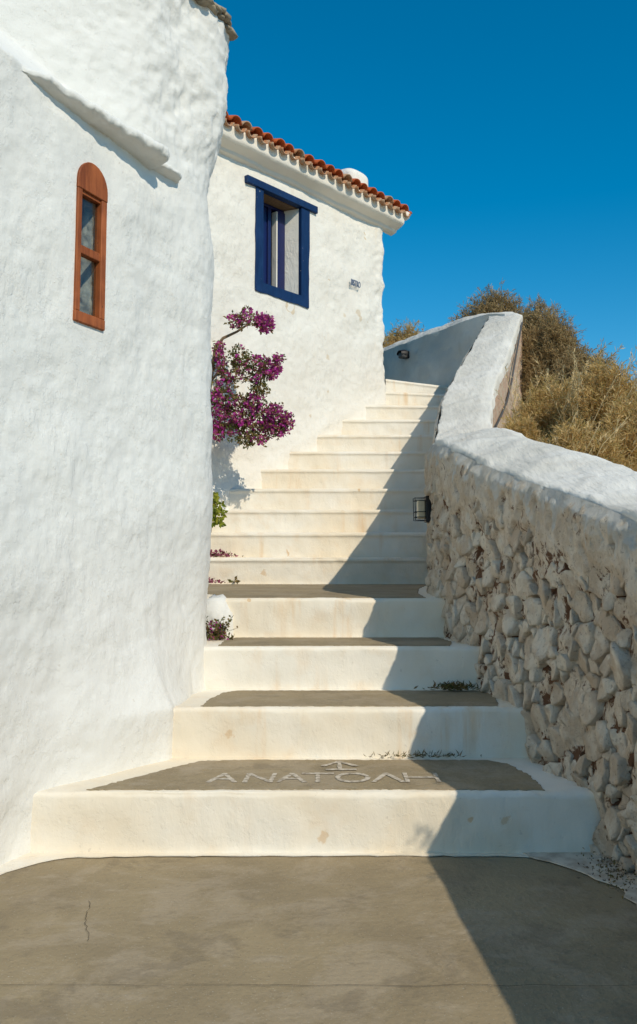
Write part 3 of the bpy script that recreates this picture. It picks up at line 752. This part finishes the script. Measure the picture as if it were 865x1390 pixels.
for j, (a, b) in enumerate(prof):
    if j < 3: o_ = np.full(len(cpath), a); z_ = cz_+b
    elif j < 34:
        u = (-a-.02)/.96; o_ = a*wid; z_ = cz_+.012+rise*1.0*math.sin(min(1, u*1.15)*math.pi*.5)-.05*max(0, u-.8)*5*.5
    else: o_ = a*wid; z_ = cz_+rise+b-.02
    P[:, j, :2] = cpath+cn*o_[:, None]; P[:, j, 2] = z_
r1 = .024*fbm(P, 2.2, 2, 61)+.010*fbm(P, 6, 2, 62)+.006*(.3-np.abs(fbm(P*np.array((1, .6, 1)), 12, 2, 63)))
P[..., 2] += r1; P[..., :2] += cn[:, None, :]*(.014*fbm(P, 5, 3, 64)+.006*fbm(P, 15, 2, 65))[..., None]
# ragged drip edge of limewash
par(grid('coping', P, M['coping'], None), para)
# outer face (bare render)
hh = np.linspace(0, 1, 26); P = np.zeros((len(cpath), 26, 3))
P[..., :2] = (cpath-cn*(wid-.012)[:, None])[:, None, :]
P[..., 2] = (cz_+rise-.05)[:, None]-hh[None]*(1.5+.0*cz_)[:, None]
P[..., :2] -= cn[:, None, :]*(.02*fbm(P, 4, 3, 71)+.008*fbm(P, 14, 2, 72))[..., None]
par(grid('outer_face', P, M['outer_face'], None), para)
# far inner face, plastered white
hh = np.linspace(0, 1, 50); P = np.zeros((farn+14, 50, 3)); k2 = np.linspace(-.25, 4.2, farn+14)
P[..., 0] = (FAR0[0]+FARD[0]*k2)[:, None]; P[..., 1] = (FAR0[1]+FARD[1]*k2)[:, None]
P[..., 2] = np.interp(k2, [-.25, 0, .3, .9, 4.2], [3.9, 3.96, 3.98, 3.97, 3.95])[:, None]+.008-hh[None]*1.3
P[..., :2] += fn_*(.012+.02*fbm(P, 2.5, 3, 81)+.006*fbm(P, 9, 2, 82))[..., None]
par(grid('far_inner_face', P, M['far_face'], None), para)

# stones: clipped Voronoi cells over the face, (y, z) plane
rnd = random.Random(21)
seeds = []
def floor_y(y): return 0. if y < RY[0] else RZ[max(i for i in range(15) if RY[i] <= y)]
for rad, tries in ((.078, 70), (.060, 450), (.043, 3000), (.028, 5000)):
    for _ in range(tries):
        y = rnd.uniform(2.35, 5.4); zz_ = rnd.uniform(floor_y(y)-.05, float(wall_z(y))-.12-rad)
        if rad > .065 and zz_ > floor_y(y)+.75: continue
        if all(((y-a)*1.5)**2+(zz_-b)**2 > (rad*.95+r_*.95)**2 for a, b, r_ in seeds): seeds.append((y, zz_, rad*rnd.uniform(.9, 1.1)))
def cell(i):
    p = seeds[i]; e = p[2]*1.45; poly = [(p[0]-e, p[1]-e), (p[0]+e, p[1]-e), (p[0]+e, p[1]+e), (p[0]-e, p[1]+e)]
    for j, q in enumerate(seeds):
        if j == i or abs(q[0]-p[0]) > .35 or abs(q[1]-p[1]) > .35: continue
        dx, dy = q[0]-p[0], q[1]-p[1]; D2 = dx*dx+dy*dy
        w_ = .5+(p[2]**2-q[2]**2)/(2*D2); mx, my = p[0]+dx*w_, p[1]+dy*w_; out = []
        for a, b in zip(poly, poly[1:]+poly[:1]):
            da = (a[0]-mx)*dx+(a[1]-my)*dy; db = (b[0]-mx)*dx+(b[1]-my)*dy
            if da <= 0: out.append(a)
            if da*db < 0:
                t = da/(da-db); out.append((a[0]+(b[0]-a[0])*t, a[1]+(b[1]-a[1])*t))
        poly = out
        if len(poly) < 3: return None
    return poly
floor_at = lambda y: 0. if y < RY[0] else RZ[max(i for i in range(15) if RY[i] <= y)]
made = []
for i, s in enumerate(seeds):
    if s[1] < floor_at(s[0])-.06: continue
    made.append(i)
# keep the largest-showing 300 as parts, the rest join into one
made.sort(key=lambda i: -seeds[i][2]/seeds[i][0])
extra_v, extra_f = [], []
nst = 0
for i in made:
    if rnd.random() < .06: continue                         # a hole where a stone has dropped out
    c = cell(i)
    if not c or len(c) < 3: continue
    sy, sz, sr = seeds[i]
    gap = rnd.uniform(.02, .16)
    cy_ = sum(a for a, b in c)/len(c); cz2 = sum(b for a, b in c)/len(c)
    c = [(cy_+(a-cy_)*(1-gap), cz2+(b-cz2)*(1-gap*.8)) for a, b in c]
    c = [(a+rnd.uniform(-.12, .12)*sr, b+rnd.uniform(-.12, .12)*sr) for a, b in c]
    for _ in range(2):                                      # knock off the corners
        c2 = []
        for a, b in zip(c, c[1:]+c[:1]):
            c2 += [(a[0]*.82+b[0]*.18, a[1]*.82+b[1]*.18), (a[0]*.18+b[0]*.82, a[1]*.18+b[1]*.82)]
        c = c2
    if len(c) > 24: c = c[::2]
    n = len(c)
    prd = rnd.uniform(-.022, .014)+.10*(sr-.05); tilt_y = rnd.uniform(-.4, .4); tilt_z = rnd.uniform(-.35, .35)
    V = []
    for sc, dp in ((1.0, -.09), (1.03, -.012), (.99, .010), (.94, .015), (.6, .016)):
        for a, b in c:
            a2, b2 = cy_+(a-cy_)*sc, cz2+(b-cz2)*sc
            d = dp+prd+((a2-cy_)*tilt_y+(b2-cz2)*tilt_z if dp > 0 else 0)
            V.append((a2, b2, d))
    V.append((cy_, cz2, .017+prd))
    V = np.array(V)
    Q = np.stack([V[:, 0]*1., V[:, 1], V[:, 2]], -1)
    nz_ = .016*fbm(Q, 14, 2, 90+i*.37)+.0065*fbm(Q, 34, 2, 91+i*.37)
    V[:, 2] += nz_*(V[:, 2] > -.05)
    V[:, 0] += .008*fbm(Q, 18, 2, 93+i*.37); V[:, 1] += .008*fbm(Q, 18, 2, 94+i*.37)
    wx_, wn_ = wall_frame(V[:, 0])
    W = np.stack([wx_+wn_[:, 0]*V[:, 2], V[:, 0]+wn_[:, 1]*V[:, 2], V[:, 1]], -1)
    F = []
    for r_ in range(4):
        for k in range(n): F.append((r_*n+k, r_*n+(k+1) % n, (r_+1)*n+(k+1) % n, (r_+1)*n+k))
    for k in range(n): F.append((4*n+k, 4*n+(k+1) % n, 5*n))
    ctr = W.mean(0)
    if nst < 300:
        st = pyd('stone', W, [f[::-1] for f in F], M['stone'], None, True); par(st, para); nst += 1
    else:
        b_ = len(extra_v); extra_v += list(W); extra_f += [tuple(x+b_ for x in f[::-1]) for f in F]
if extra_v:
    o = par(pyd('small_stones', extra_v, extra_f, M['stone'], None, True), para); o['kind'] = 'stuff'
print('stones', nst, 'rest', len(extra_f))

# ------------------------------------------------------------------ lamps and cable
lamp = empty('wall_lamp', (.70, 5.5, 1.38)); tag(lamp, 'caged black bulkhead lamp on the rubble parapet beside the steps', 'lamp')
Lx = float(wall_x(5.5))-.028
bm = bmesh.new(); box_bm(bm, (Lx-.018, 5.45, 1.300), (.05, 0, 0), (0, .10, 0), (0, 0, .165)); par(bm_obj('base', bm, M['black'], None, .008), lamp)
bm = bmesh.new(); box_bm(bm, (Lx-.064, 5.462, 1.322), (.046, 0, 0), (0, .076, 0), (0, 0, .12)); par(bm_obj('diffuser', bm, M['cream'], None, .012, 3, True), lamp)
bm = bmesh.new(); xo = Lx-.082
for yk in (5.448, 5.552):
    tube(bm, [(Lx-.015, yk, 1.312), (xo, yk, 1.312), (xo-.003, yk, 1.452), (Lx-.015, yk, 1.452)], .0028, 5)
for zk in (1.332, 1.365, 1.435): tube(bm, [(Lx-.015, 5.446, zk), (xo, 5.446, zk), (xo, 5.554, zk), (Lx-.015, 5.554, zk)], .0026, 5)
par(bm_obj('cage', bm, M['black'], None), lamp)
lamp2 = empty('wall_lamp'); fp_ = FAR0+FARD*1.70; lamp2.location = (fp_[0], fp_[1], 3.80); tag(lamp2, 'small dark hooded lamp on the shaded far parapet', 'lamp')
n3 = Vector((*fn_, 0)); d3 = Vector((*FARD, 0)); b3 = Vector((fp_[0], fp_[1], 3.80))
bm = bmesh.new(); box_bm(bm, b3-d3*.05-Vector((0, 0, .05)), d3*.10, n3*.06, Vector((0, 0, .10))); par(bm_obj('base', bm, M['black'], None, .012), lamp2)
par(rock('diffuser', b3+n3*.085-Vector((0, 0, .012)), d3*.06, n3*.045, Vector((0, 0, .042)), M['cable'], None, 4, .0), lamp2)
bm = bmesh.new()
rows = []
for u in np.linspace(0, 1, 6):
    rows.append([bm.verts.new(b3+n3*(.05+.09*u)+d3*(.075*math.cos(a))*(1-.25*u*u)+Vector((0, 0, .01+.062*math.sin(a)*(1-.35*u*u)))) for a in np.linspace(-.3, math.pi+.3, 10)])
for A_, B_ in zip(rows, rows[1:]):
    for k in range(9): bm.faces.new((A_[k], A_[k+1], B_[k+1], B_[k]))
par(bm_obj('hood', bm, M['black'], None, 0, smooth=True), lamp2)
def outer_pt(y, drop, o=.03):
    x_, n_ = wall_frame(np.array([y])); i = int(np.argmin(abs(cpath[:len(wx), 1]-y)))
    q = cpath[i]-cn[i]*(wid[i]+o-.012); return (q[0], q[1], cz_[i]+rise[i]-.05-drop)
bm = bmesh.new()
tube(bm, [outer_pt(y, d, .028) for y, d in ((10.0, .02), (9.75, .10), (9.5, .2), (9.2, .30), (8.9, .36), (8.6, .36), (8.3, .30), (8.1, .30), (8.0, .36), (7.8, .42), (7.6, .6))], .010, 6)
tag(bm_obj('cable', bm, M['cable']), 'dark cable sagging along the bare outer side of the parapet', 'cable')

# ------------------------------------------------------------------ hillside outside the parapet
gx = np.concatenate([np.linspace(0, 6, 60), np.linspace(6.3, 60, 40)]); gy = np.concatenate([np.linspace(-12, 16, 120), np.linspace(16.5, 60, 40)])
U, Yg = np.meshgrid(gx, gy, indexing='ij')
xi = np.interp(Yg, yy, wall_x(yy)+.30); xi = np.where(Yg > 10.3, 2.35-.5*(np.minimum(Yg, 14)-10.3)*.577, xi)
base = np.interp(Yg, [-12, 0, 2.5, 5, 7, 9, 11, 14, 30, 60], [.3, .45, .8, 1.32, 1.62, 2.35, 3.2, 3.4, 2.5, 0])
P = np.stack([xi+U, Yg, base-.10*np.maximum(0, U-.9)-.012*U*U*(U < 20)-np.where(U >= 20, .45*(U-20)+4.8, 0)], -1)
P[..., 2] = np.maximum(P[..., 2]+.10*fbm(P, .8, 3, 95), -.5)
tag(grid('hillside', P, M['earth'], None), 'dry sloping hillside beyond the parapet', 'hillside', kind='structure')

# ------------------------------------------------------------------ plants
class Soup:
    def __init__(s): s.v = []; s.f = []
    def blade(s, p, d, ln, wd, nrm=None, fold=0.):
        d = d.normalized(); a = d.cross(nrm if nrm is not None else Vector((random.gauss(0, 1), random.gauss(0, 1), random.gauss(0, 1))))
        if a.length < 1e-4: a = d.orthogonal()
        a.normalize(); m_ = p+d*ln*.5; b = len(s.v); u = d.cross(a)*fold*ln
        s.v += [p, m_+a*wd*.5+u, p+d*ln, m_-a*wd*.5+u]; s.f += [(b, b+1, b+2, b+3)] if not fold else [(b, b+1, b+2), (b, b+2, b+3)]
    def strip(s, pts, w0, w1):
        b = len(s.v); n = len(pts)
        d = (pts[-1]-pts[0]).normalized(); a = d.orthogonal().normalized(); a2 = d.cross(a)
        for i, p in enumerate(pts):
            w_ = w0+(w1-w0)*i/(n-1)
            s.v += [p+a*w_, p+(-.5*a+.87*a2)*w_, p+(-.5*a-.87*a2)*w_]
        for i in range(n-1):
            for k in range(3):
                j = (k+1) % 3; s.f.append((b+3*i+k, b+3*i+j, b+3*i+3+j, b+3*i+3+k))
    def build(s, name, m, parent, smooth=False):
        o = pyd(name, s.v, s.f, m, None, smooth); par(o, parent); o['kind'] = 'stuff'; return o
def rv(): 
    return Vector((random.gauss(0, 1), random.gauss(0, 1), random.gauss(0, 1))).normalized()
def shrub(name, base, hgt, rx, ry, nst, m, label, seed, lean=(0, 0), leafy=1., wisp=0, tw=.004, lsz=1.):
    random.seed(seed); base = Vector(base); e = empty(name, base)
    tag(e, label, 'shrub', 'dry shrubs on the slope beyond the parapet')
    st = Soup(); lf = Soup()
    for i in range(nst):
        a = random.uniform(0, 2*math.pi); r = math.sqrt(random.random())
        tip = base+Vector((rx*r*math.cos(a)+lean[0], ry*r*math.sin(a)+lean[1], hgt*(1-.75*r*r)*random.uniform(.80, 1.04)))
        p0 = base+Vector((rx*.25*r*math.cos(a)+random.gauss(0, .04), ry*.25*r*math.sin(a)+random.gauss(0, .04), -.12))
        mid = p0.lerp(tip, .5)+rv()*.06*hgt+Vector((0, 0, .05*hgt))
        pl = [p0, p0.lerp(mid, .5)+rv()*.02, mid, mid.lerp(tip, .55)+rv()*.025, tip]
        st.strip(pl, tw*1.3, tw*.35)
        for k in range(int(20*leafy)):
            u = random.uniform(.3, 1)**.8; j = min(3, int(u*4)); q = pl[j].lerp(pl[j+1], u*4-j)
            dd = ((tip-p0).normalized()*.8+rv()).normalized(); ln = random.uniform(.05, .13)*max(.5, hgt)
            q2 = q+dd*ln
            st.strip([q, q2], tw*.5, tw*.25)
            for w_ in range(11):
                lf.blade(q.lerp(q2, random.random()), (dd+rv()*.9), random.uniform(.022, .06)*lsz, random.uniform(.0035, .0075)*lsz)
    sw = Soup()
    for i in range(wisp*3):
        a = random.uniform(0, 2*math.pi); r = random.random()*.8
        p0 = base+Vector((rx*r*math.cos(a), ry*r*math.sin(a), hgt*.45)); dd = (Vector((random.gauss(.25, .3), random.gauss(0, .3), 1))).normalized()
        ln = hgt*random.uniform(.4, .68); tip = p0+dd*ln; sw.strip([p0, p0.lerp(tip, .5)+rv()*.03, tip], tw*.9, tw*.4)
        for k in range(26):
            q = p0.lerp(tip, random.uniform(.3, 1)); sw.blade(q, dd+rv()*.6, random.uniform(.02, .05), .006)
    st.build('stems', m, e); lf.build('foliage', m, e)
    if wisp: sw.build('straw', M['straw'], e)
    return e
SH = 'dry_shrub'
shrub(SH, (1.48, 6.45, 1.55), .58, .24, .30, 120, M['gold'], 'low golden bush pressed against the bend of the parapet below the cable', 1)
shrub(SH, (1.78, 6.75, 1.55), .92, .40, .40, 230, M['gold'], 'golden dry bush with pale wispy stems standing under the olive-brown bushes', 2, wisp=12)
shrub(SH, (2.05, 6.2, 1.42), 1.08, .42, .42, 250, M['gold'], 'tallest golden dry bush with long straw stems above the parapet top', 3, wisp=14)
shrub(SH, (1.56, 5.25, 1.32), .56, .36, .32, 200, M['gold'], 'straw-coloured bush spilling toward the back of the near parapet top', 4, wisp=4)
shrub(SH, (1.98, 5.45, 1.28), .78, .38, .36, 200, M['gold'], 'dense tawny bush between the straw bush and the open twiggy one', 11, wisp=5)
shrub(SH, (2.38, 6.4, 1.32), 1.22, .30, .34, 46, M['gold'], 'sparse bush of open bare twigs standing clear against the sky', 12, leafy=.6, wisp=5)
shrub(SH, (2.62, 8.6, 2.05), 1.12, .44, .50, 250, M['brush'], 'olive-brown bush on the slope with its outline falling toward the sky', 5, lsz=1.15)
shrub(SH, (2.68, 10.0, 2.60), 1.36, .46, .40, 250, M['brush'], 'broad dark brown bush rising right beside the cable', 6, lsz=1.2)
shrub(SH, (2.72, 10.7, 3.0), 1.22, .34, .36, 170, M['brush'], 'reddish-brown bush just behind the corner of the far parapet', 7, lsz=1.25)
shrub(SH, (2.40, 11.8, 3.30), 1.42, .80, .5, 420, M['brush'], 'rounded grey-brown bush peeping over the crest of the far parapet', 8, lsz=1.35)
shrub(SH, (1.42, 14.0, 3.35), 1.44, .85, .5, 420, M['gold'], 'small tawny bush behind the low end of the far parapet by the house corner', 9, lsz=1.5)
shrub(SH, (1.78, 1.75, .72), 1.26, .30, .50, 46, M['gold'], 'dry bush behind the lower parapet whose shadow fringes the pavement', 10, leafy=.6)

# bougainvillea in front of the house wall
random.seed(4)
bou = empty('bougainvillea', (-.98, 7.75, 1.29)); tag(bou, 'magenta bougainvillea growing from behind the chapel corner against the house', 'bougainvillea')
def pxp(px, py, Y):            # layout helper: photograph coordinates to a point at depth Y
    x = (px-432.5)/1200; y = (650-py)/1200; cp, sp = math.cos(PITCH), math.sin(PITCH)
    d = Vector((x, cp-y*sp, sp+y*cp)); return Vector((0, 0, H))+d*(Y/d.y)
st = Soup()
def branch(pts, r0, r1):
    bm = bmesh.new(); tube(bm, pts, list(np.linspace(r0, r1, len(pts))), 7); par(bm_obj('branch', bm, M['bark'], None, 0, smooth=True), bou)
branch([Vector((-1.02, 7.72, 1.28)), Vector((-1.0, 7.75, 1.9)), pxp(280, 560, 7.75), pxp(288, 500, 7.75), pxp(293, 470, 7.75), pxp(303, 459, 7.75), pxp(322, 450, 7.76), pxp(340, 438, 7.8)], .028, .008)
branch([pxp(282, 560, 7.75), pxp(290, 533, 7.72), pxp(312, 532, 7.7), pxp(320, 548, 7.7), pxp(345, 570, 7.75)], .014, .005)
branch([pxp(284, 520, 7.75), pxp(296, 506, 7.72), pxp(310, 516, 7.7), pxp(335, 512, 7.75), pxp(365, 500, 7.75)], .013, .005)
branch([pxp(282, 580, 7.75), pxp(310, 575, 7.7), pxp(350, 580, 7.7), pxp(385, 570, 7.75)], .014, .005)
br = Soup(); lf = Soup()
def clump(px, py, rx, ry, n, Y=7.75, rd=.13, mag=.6):
    for i in range(n):
        while True:
            a, b, c = [random.uniform(-1, 1) for _ in range(3)]
            if .1 < a*a+b*b+c*c < 1: break
        p = pxp(px+a*rx, py+b*ry, Y+c*rd)
        # flowers sit on the outer, sunny side
        out = Vector((a, c, -b)); fl = random.random() < (mag-.19+.25*(-c)-.1*b)
        if fl:
            for g in range(2):
                pp = p+rv()*.014; ax = (out+rv()*.7).normalized()
                for k in range(3):
                    d = (ax*.55+rv()*.9).normalized(); br.blade(pp, d, random.uniform(.020, .034), random.uniform(.018, .027), None, .12)
        if not fl or random.random() < .22:
            for k in range(3): lf.blade(p+rv()*.02, (out*.4+rv()+Vector((0, 0, .2))), random.uniform(.025, .045), random.uniform(.014, .024), None, .08)
for a in ((318, 436, 11, 9, 45), (337, 432, 17, 13, 85), (358, 437, 13, 12, 90, 7.75, .1, .95), (362, 446, 9, 6, 30, 7.75, .08, .95),
          (297, 477, 7, 13, 50), (300, 497, 9, 12, 60), (325, 483, 14, 13, 70, 7.75, .1, .15), (331, 495, 14, 12, 70, 7.75, .1, .25), (353, 493, 12, 10, 60), (368, 502, 14, 14, 95, 7.75, .1, .8), (378, 487, 7, 6, 26, 7.75, .06, .8),
          (346, 510, 18, 12, 80, 7.75, .12, .3), (315, 508, 14, 11, 45), (352, 528, 12, 9, 65, 7.75, .1, .1), (305, 524, 16, 9, 55, 7.7, .1, .3), (294, 537, 7, 9, 50, 7.7, .08, .8),
          (318, 545, 24, 12, 100, 7.75, .12, .35), (345, 545, 18, 12, 95), (300, 560, 13, 15, 90, 7.72, .1, .7), (323, 568, 22, 14, 130), (350, 568, 20, 18, 150), (374, 567, 18, 20, 170, 7.72, .12, .8), (389, 572, 9, 14, 60, 7.72, .1, .75),
          (295, 585, 9, 13, 60, 7.72, .1, .85), (318, 586, 20, 9, 80, 7.75, .1, .45), (335, 598, 16, 8, 70, 7.75, .1, .2), (352, 592, 15, 9, 60, 7.75, .1, .4), (376, 586, 12, 9, 50), (355, 600, 6, 4, 12)):
    clump(*a)
br.build('bracts', M['bract'], bou); lf.build('leaves', M['leaf'], bou)

# green potted-looking plant behind the chapel corner
random.seed(8)
gp = empty('leafy_plant', (-.93, 7.74, 1.29)); tag(gp, 'small yellow-green leafy plant on the step behind the chapel corner', 'plant')
bm = bmesh.new(); tube(bm, [(-.95, 7.75, 1.27), (-.94, 7.75, 1.42), (-.92, 7.74, 1.55)], [.012, .009, .005], 6); par(bm_obj('stem', bm, M['bark'], None), gp)
lf = Soup()
for i in range(170):
    py = random.uniform(668, 712); px = 287+random.uniform(-6, 1)*1.+random.random()*(17 if py > 680 else 8)
    lf.blade(pxp(px, py, 7.70+random.uniform(-.08, .06)), Vector((random.uniform(.0, .9), random.uniform(-.5, .1), random.uniform(-.9, .3))), random.uniform(.03, .055), random.uniform(.022, .034), Vector((random.uniform(-.5, .5), -1, random.uniform(0, 1))), .08)
lf.build('leaves', M['green'], gp)
# litter and clumps on the steps
def litter(name, label, cat, c, sx, sy, hh_, n, mats, seed, size=.03, asp=.6):
    random.seed(seed); e = empty(name, c); tag(e, label, cat)
    for m, share in mats:
        s = Soup()
        for i in range(int(n*share)):
            u = random.gauss(0, .4); v = random.gauss(0, .4)
            p = Vector(c)+Vector((u*sx, v*sy, random.random()**1.5*hh_*max(.1, 1-u*u-v*v)))
            d = rv(); d.z = abs(d.z)*.6+.02
            s.blade(p, d, size*random.uniform(.6, 1.3), size*asp*random.uniform(.6, 1.2), None, .1)
        s.build('leaves' if m is not M['petal'] and m is not M['bract'] else 'petals', m, e)
    return e
litter('fallen_petals', 'heap of faded pink petals below the leafy plant on the upper step', 'petals', (-.87, 7.47, RZ[4]+.004), .20, .06, .06, 240, ((M['petal'], .75), (M['dryleaf'], .25)), 1)
litter('fallen_petals', 'thin line of pink petals where the cement landing meets a riser', 'petals', (-.90, 7.24, RZ[3]+.012), .16, .04, .04, 110, ((M['petal'], 1.),), 2)
litter('fallen_leaf', 'curled brown dry leaf on the cement landing', 'leaf', (-.69, 7.24, RZ[3]+.010), .035, .02, .05, 16, ((M['dryleaf'], 1.),), 3, .04)
cl = litter('flower_clump', 'broken sprig of dark leaves and magenta flowers at the foot of the chapel', 'sprig', (-.555, 4.80, RZ[2]+.006), .085, .05, .10, 330, ((M['leaf'], .55), (M['bract'], .25), (M['dryleaf'], .2)), 5, .024)
random.seed(3); s = Soup()
for i in range(26):
    p = Vector((-.555+random.gauss(0, .03), 4.80+random.gauss(0, .02), RZ[2]+.01)); t_ = p+Vector((random.gauss(.02, .05), random.gauss(0, .03), random.uniform(.06, .125)))
    s.strip([p, p.lerp(t_, .5)+rv()*.008, t_], .0016, .0008)
    for k in range(4): s.blade(t_.lerp(p, random.random()*.4), rv(), .016, .012)
s.build('stems', M['leaf'], cl)
litter('dry_grass', 'wisp of green-brown dry grass on the tread beside the rubble wall', 'grass', (.66, 4.38, RZ[1]+.01), .13, .04, .025, 220, ((M['dryleaf'], .6), (M['leaf'], .4)), 6, .035, .25)
litter('dry_grass', 'thin dead grass strewn in the corner of the lettered tread', 'grass', (.42, 3.88, RZ[0]+.012), .28, .014, .012, 110, ((M['dryleaf'], 1.),), 7, .03, .16)
litter('wall_debris', 'crumbled plaster and dead leaves along the foot of the rubble wall', 'debris', (1.0, 3.1, .02), .10, .28, .03, 240, ((M['dryleaf'], .5), (M['twig'], .5)), 8, .014, .5)
